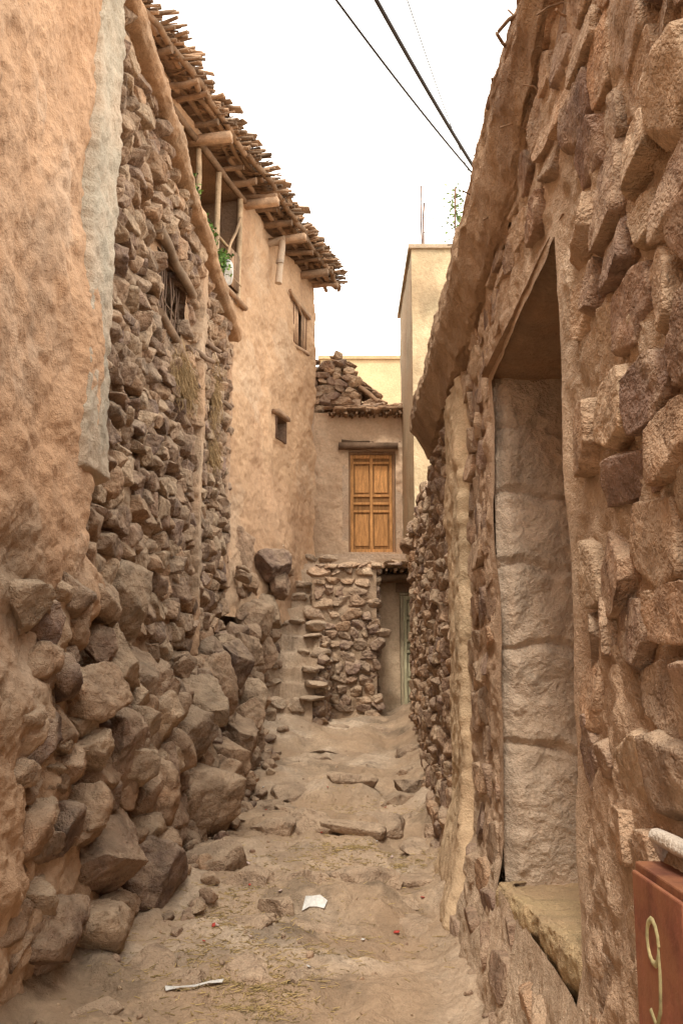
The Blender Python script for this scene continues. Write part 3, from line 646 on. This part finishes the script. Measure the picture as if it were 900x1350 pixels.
b.build('plank_door',M_door,Rh,False,.004)
strip('ochre_pilaster',Rpos,5.95,6.95,.0,E+2.0,.085,(.60,.445,.285),M_smooth,Rh,50,170,.03,foot=.35)
# eave
b=B(); yy=np.linspace(.8,8.35,560); k=np.linspace(0,1,80); A,T=np.meshgrid(yy,k,indexing='ij'); q=np.stack([A*0,A,T],-1)
ov=np.interp(A,[1,3,8.3],[.05,.09,.23]); zb_=E+np.interp(A,[1,2.6,3.1,3.9,8.3],[2.40,2.36,2.19,2.0,1.84]); zt_=E+np.interp(A,[1,3,8.3],[2.55,2.50,2.32])
f1=np.interp(T,[0,.25,.5,.75,.82,1],[-.12,.35,1.0,1.0,.9,0]); 
PX=Rx(A)-.03-ov*f1+np.interp(T,[.82,1],[0,.9])+.014*fbm(q,2.2,4,180)+.012*fbm(q,9,4,181)
g1=np.interp(T,[0,.25,.5,.75,.82,1],[-.02,.1,.62,.93,1.0,1.05]); PZ=zb_+(zt_-zb_)*g1+.022*fbm(q,2.4,4,182)+.014*fbm(q,11,4,183)
st=sst(0,.5,fbm(q,1.4,4,184))[...,None]
addgrid(b,np.stack([PX,A,PZ],-1),np.array([.44,.29,.18])*(1-st)+np.array([.34,.22,.14])*st)
b.add(np.stack([PX[-1],A[-1],PZ[-1]],-1),[list(range(80))],(.3,.2,.14))
b.build('mud_eave',M_mortar,Rh)
b=B()
for i in range(30):
    y=U(2.2,4.2); z=E+2.15+U(-.05,.2); stick(b,(Rx(y)+.05,y,z),(Rx(y)-U(.05,.13),y+U(-.25,.25),z+U(-.08,.08)),U(.003,.009),WC(1.1),5,5,.012)
for i in range(45): 
    y=U(2.0,8); stick(b,(Rx(y)-.06,y,E+2.48-.03*(y-2)),(Rx(y)-.10-U(0,.10),y+U(-.2,.2),E+2.48-.03*(y-2)+U(-.05,.08)),U(.003,.010),WC(1.1),5,4,.01)
for i in range(60):
    y=U(2.0,8.2); s=U(.02,.05); rock(b,(Rx(y)-U(.02,.12),y,E+2.52-.035*(y-2)),(s,s*1.5,s*.6),scol(1.1),3)
b.build('eave_debris',M_wood,Rh)

# utility box with painted 9 + pipe
Mb=empty('meter_box'); b=B()
bx=.640
box(b,(bx,1.83,E-.80),(bx+.14,2.17,E-.41),(.20,.075,.045)); box(b,(bx-.012,1.85,E-.785),(bx-.002,2.155,E-.425),(.28,.10,.06)); b.build('steel_box',M_metal,Mb,False,.004)
cu=bpy.data.curves.new('painted_nine','CURVE'); cu.dimensions='3D'; cu.bevel_depth=.009; cu.resolution_u=8
pts=[]
for a in np.linspace(0,2*math.pi,15): pts.append((2.03-.036*math.cos(a),E-.54+.042*math.sin(a)))
pts+= [(1.994,E-.60),(2.002,E-.66),(2.03,E-.70),(2.065,E-.68)]
sp=cu.splines.new('POLY'); sp.points.add(len(pts)-1)
for i,(y,z) in enumerate(pts): sp.points[i].co=(bx-.007,y,z,1)
o9=bpy.data.objects.new('painted_nine',cu); sc.collection.objects.link(o9); o9.parent=Mb
o9.data.materials.append(mat('number_paint',s1=20,v1=(.4,1.2),bump=.1,solid=(.50,.43,.22)))
b=B(); stick(b,(.72,1.75,E-.37),(.68,2.14,E-.35),.018,(.66,.62,.55),14,5,.003,1.0); stick(b,(.68,2.14,E-.35),(.72,2.18,E-.42),.016,(.62,.58,.52),12,3,.0,1.0); b.build('plastic_pipe',M_smooth,Mb)

# ================================================================== OCHRE TOWER + far house
To=empty('ochre_house'); b=B()
tz=np.linspace(3.1,E+6.15,200)
A,T=np.meshgrid(np.linspace(1.03,3.2,90),tz,indexing='ij');q=np.stack([A,A*0+13,T],-1)
C=np.array([.57,.45,.28])*(1+.1*fbm(q,1.5,4,190)[...,None]); s=sst(0,.5,fbm(q*[1,1,.3],2.5,4,191))[...,None]; C=C*(1-.35*s)
tp=sst(E+5.6,E+6.15,T+.25*fbm(q*[1,1,.2],5,3,194))[...,None]; C=C*(1-.25*tp)
addgrid(b,np.stack([A,13.2-.02*fbm(q,2,4,192),T],-1),C)
A,T=np.meshgrid(np.linspace(13.2,15.9,90),tz,indexing='ij');q=np.stack([A*0,A,T],-1)
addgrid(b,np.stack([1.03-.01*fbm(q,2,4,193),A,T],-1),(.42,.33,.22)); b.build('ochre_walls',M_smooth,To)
b=B(); box(b,(.985,13.15,E+6.15),(3.3,16,E+6.22),(.36,.29,.2)); box(b,(1.2,13.4,3.1),(3.2,15.8,E+6.1),(.4,.3,.2)); box(b,(1.04,13.22,3.08),(3.2,15.9,3.2),(.3,.2,.14)); b.build('parapet_coping',M_conc,To,False,.01)
b=B()
for x,y,h in ((1.20,13.35,1.05),(1.25,13.6,.9),(1.72,13.35,1.0),(2.15,13.5,.5)): stick(b,(x,y,E+6.1),(x+U(-.02,.02),y,E+6.2+h),.014,(.10,.06,.045),6,5,.012,1.0)
for z in (6.5,6.75): stick(b,(1.22,13.35,E+z),(1.72,13.35,E+z-.12),.006,(.15,.1,.08),5,5,.01,1)
b.build('rebar',M_metal,To)
Fh=empty('ochre_house'); b=B()
box(b,(-.5,22,4),(6,26,E+7.42),(.62,.47,.27)); b.build('walls',M_smooth,Fh,False)
b=B(); box(b,(-.56,21.94,E+7.42),(6.06,26.06,E+7.5),(.5,.36,.2)); b.build('coping',M_smooth,Fh,False)
Tr=empty('small_tree'); b=B()
stick(b,(2.9,17.5,1),(2.85,17.5,8.6),.09,(.16,.11,.08),8,8,.05,.6)
for i in range(9): a=U(0,6.3); stick(b,(2.75,17.5,7.4+i*.15),(2.75+.5*math.cos(a),17.5+.5*math.sin(a),8.4+i*.14),.022,(.16,.11,.08),6,4,.04,.4)
b.build('trunk_and_limbs',M_wood,Tr)
leaves('crown',[((2.50+U(-.35,.5),17.5+U(-.5,.5),E+U(7.3,9.1)),(.2,.28,.18)) for i in range(14)],800,.075,Tr,((.14,.19,.07),(.20,.26,.10),(.08,.12,.04)))

# ================================================================== CABLES
def cable(name,p0,p1,sag,r):
    cu=bpy.data.curves.new(name,'CURVE'); cu.dimensions='3D'; cu.bevel_depth=r; cu.bevel_resolution=2
    sp=cu.splines.new('POLY'); n=40; sp.points.add(n-1)
    for i in range(n):
        t=i/(n-1); p=np.array(p0)*(1-t)+np.array(p1)*t; p[2]-=sag*4*t*(1-t)
        sp.points[i].co=(*p,1)
    o=bpy.data.objects.new(name,cu); sc.collection.objects.link(o); o.data.materials.append(M_cable)
cable('power_cable',(2.60,14.4,E+7.4),(-3.3,0,E+7.6),.55,.026)
cable('power_cable',(2.45,14.4,E+7.65),(-4.5,0,E+7.7),.55,.015)
cable('power_cable',(2.6,17.5,E+9.6),(-1.9,1,E+8.6),.6,.008)

# ================================================================== LIGHT / WORLD / CAMERA
w=bpy.data.worlds.new('World'); sc.world=w; w.use_nodes=True; nt=w.node_tree; N=nt.nodes; L=nt.links
bg=N['Background']; sky=N.new('ShaderNodeTexSky'); sky.sky_type='NISHITA'; sky.sun_disc=False
sky.sun_elevation=math.radians(56); sky.sun_rotation=math.radians(192); sky.dust_density=4; sky.air_density=1.0
mx=N.new('ShaderNodeMix'); mx.data_type='RGBA'; mx.inputs[0].default_value=.88
L.new(sky.outputs[0],mx.inputs[6]); 
rg=N.new('ShaderNodeRGB'); rg.outputs[0].default_value=(22.6,21.9,20.2,1); L.new(rg.outputs[0],mx.inputs[7])
L.new(mx.outputs[2],bg.inputs[0]); bg.inputs[1].default_value=.15
sd=bpy.data.lights.new('sun','SUN'); sd.energy=2.7; sd.angle=math.radians(10); sd.color=(1,.94,.83)
so=bpy.data.objects.new('sun',sd); sc.collection.objects.link(so)
el=math.radians(56); az=math.radians(192)
dv=Vector((math.sin(az)*math.cos(el),math.cos(az)*math.cos(el),math.sin(el)))
so.rotation_euler=dv.to_track_quat('Z','Y').to_euler(); so.location=(0,0,20)
cd=bpy.data.cameras.new('camera'); co=bpy.data.objects.new('camera',cd); sc.collection.objects.link(co)
co.location=(0,0,E); co.rotation_euler=(math.radians(90+9.5),0,0); cd.lens=33.33; cd.sensor_width=36; cd.clip_end=1000; cd.clip_start=.05
sc.camera=co
sc.view_settings.view_transform='Standard'; sc.view_settings.look='None'; sc.view_settings.exposure=0
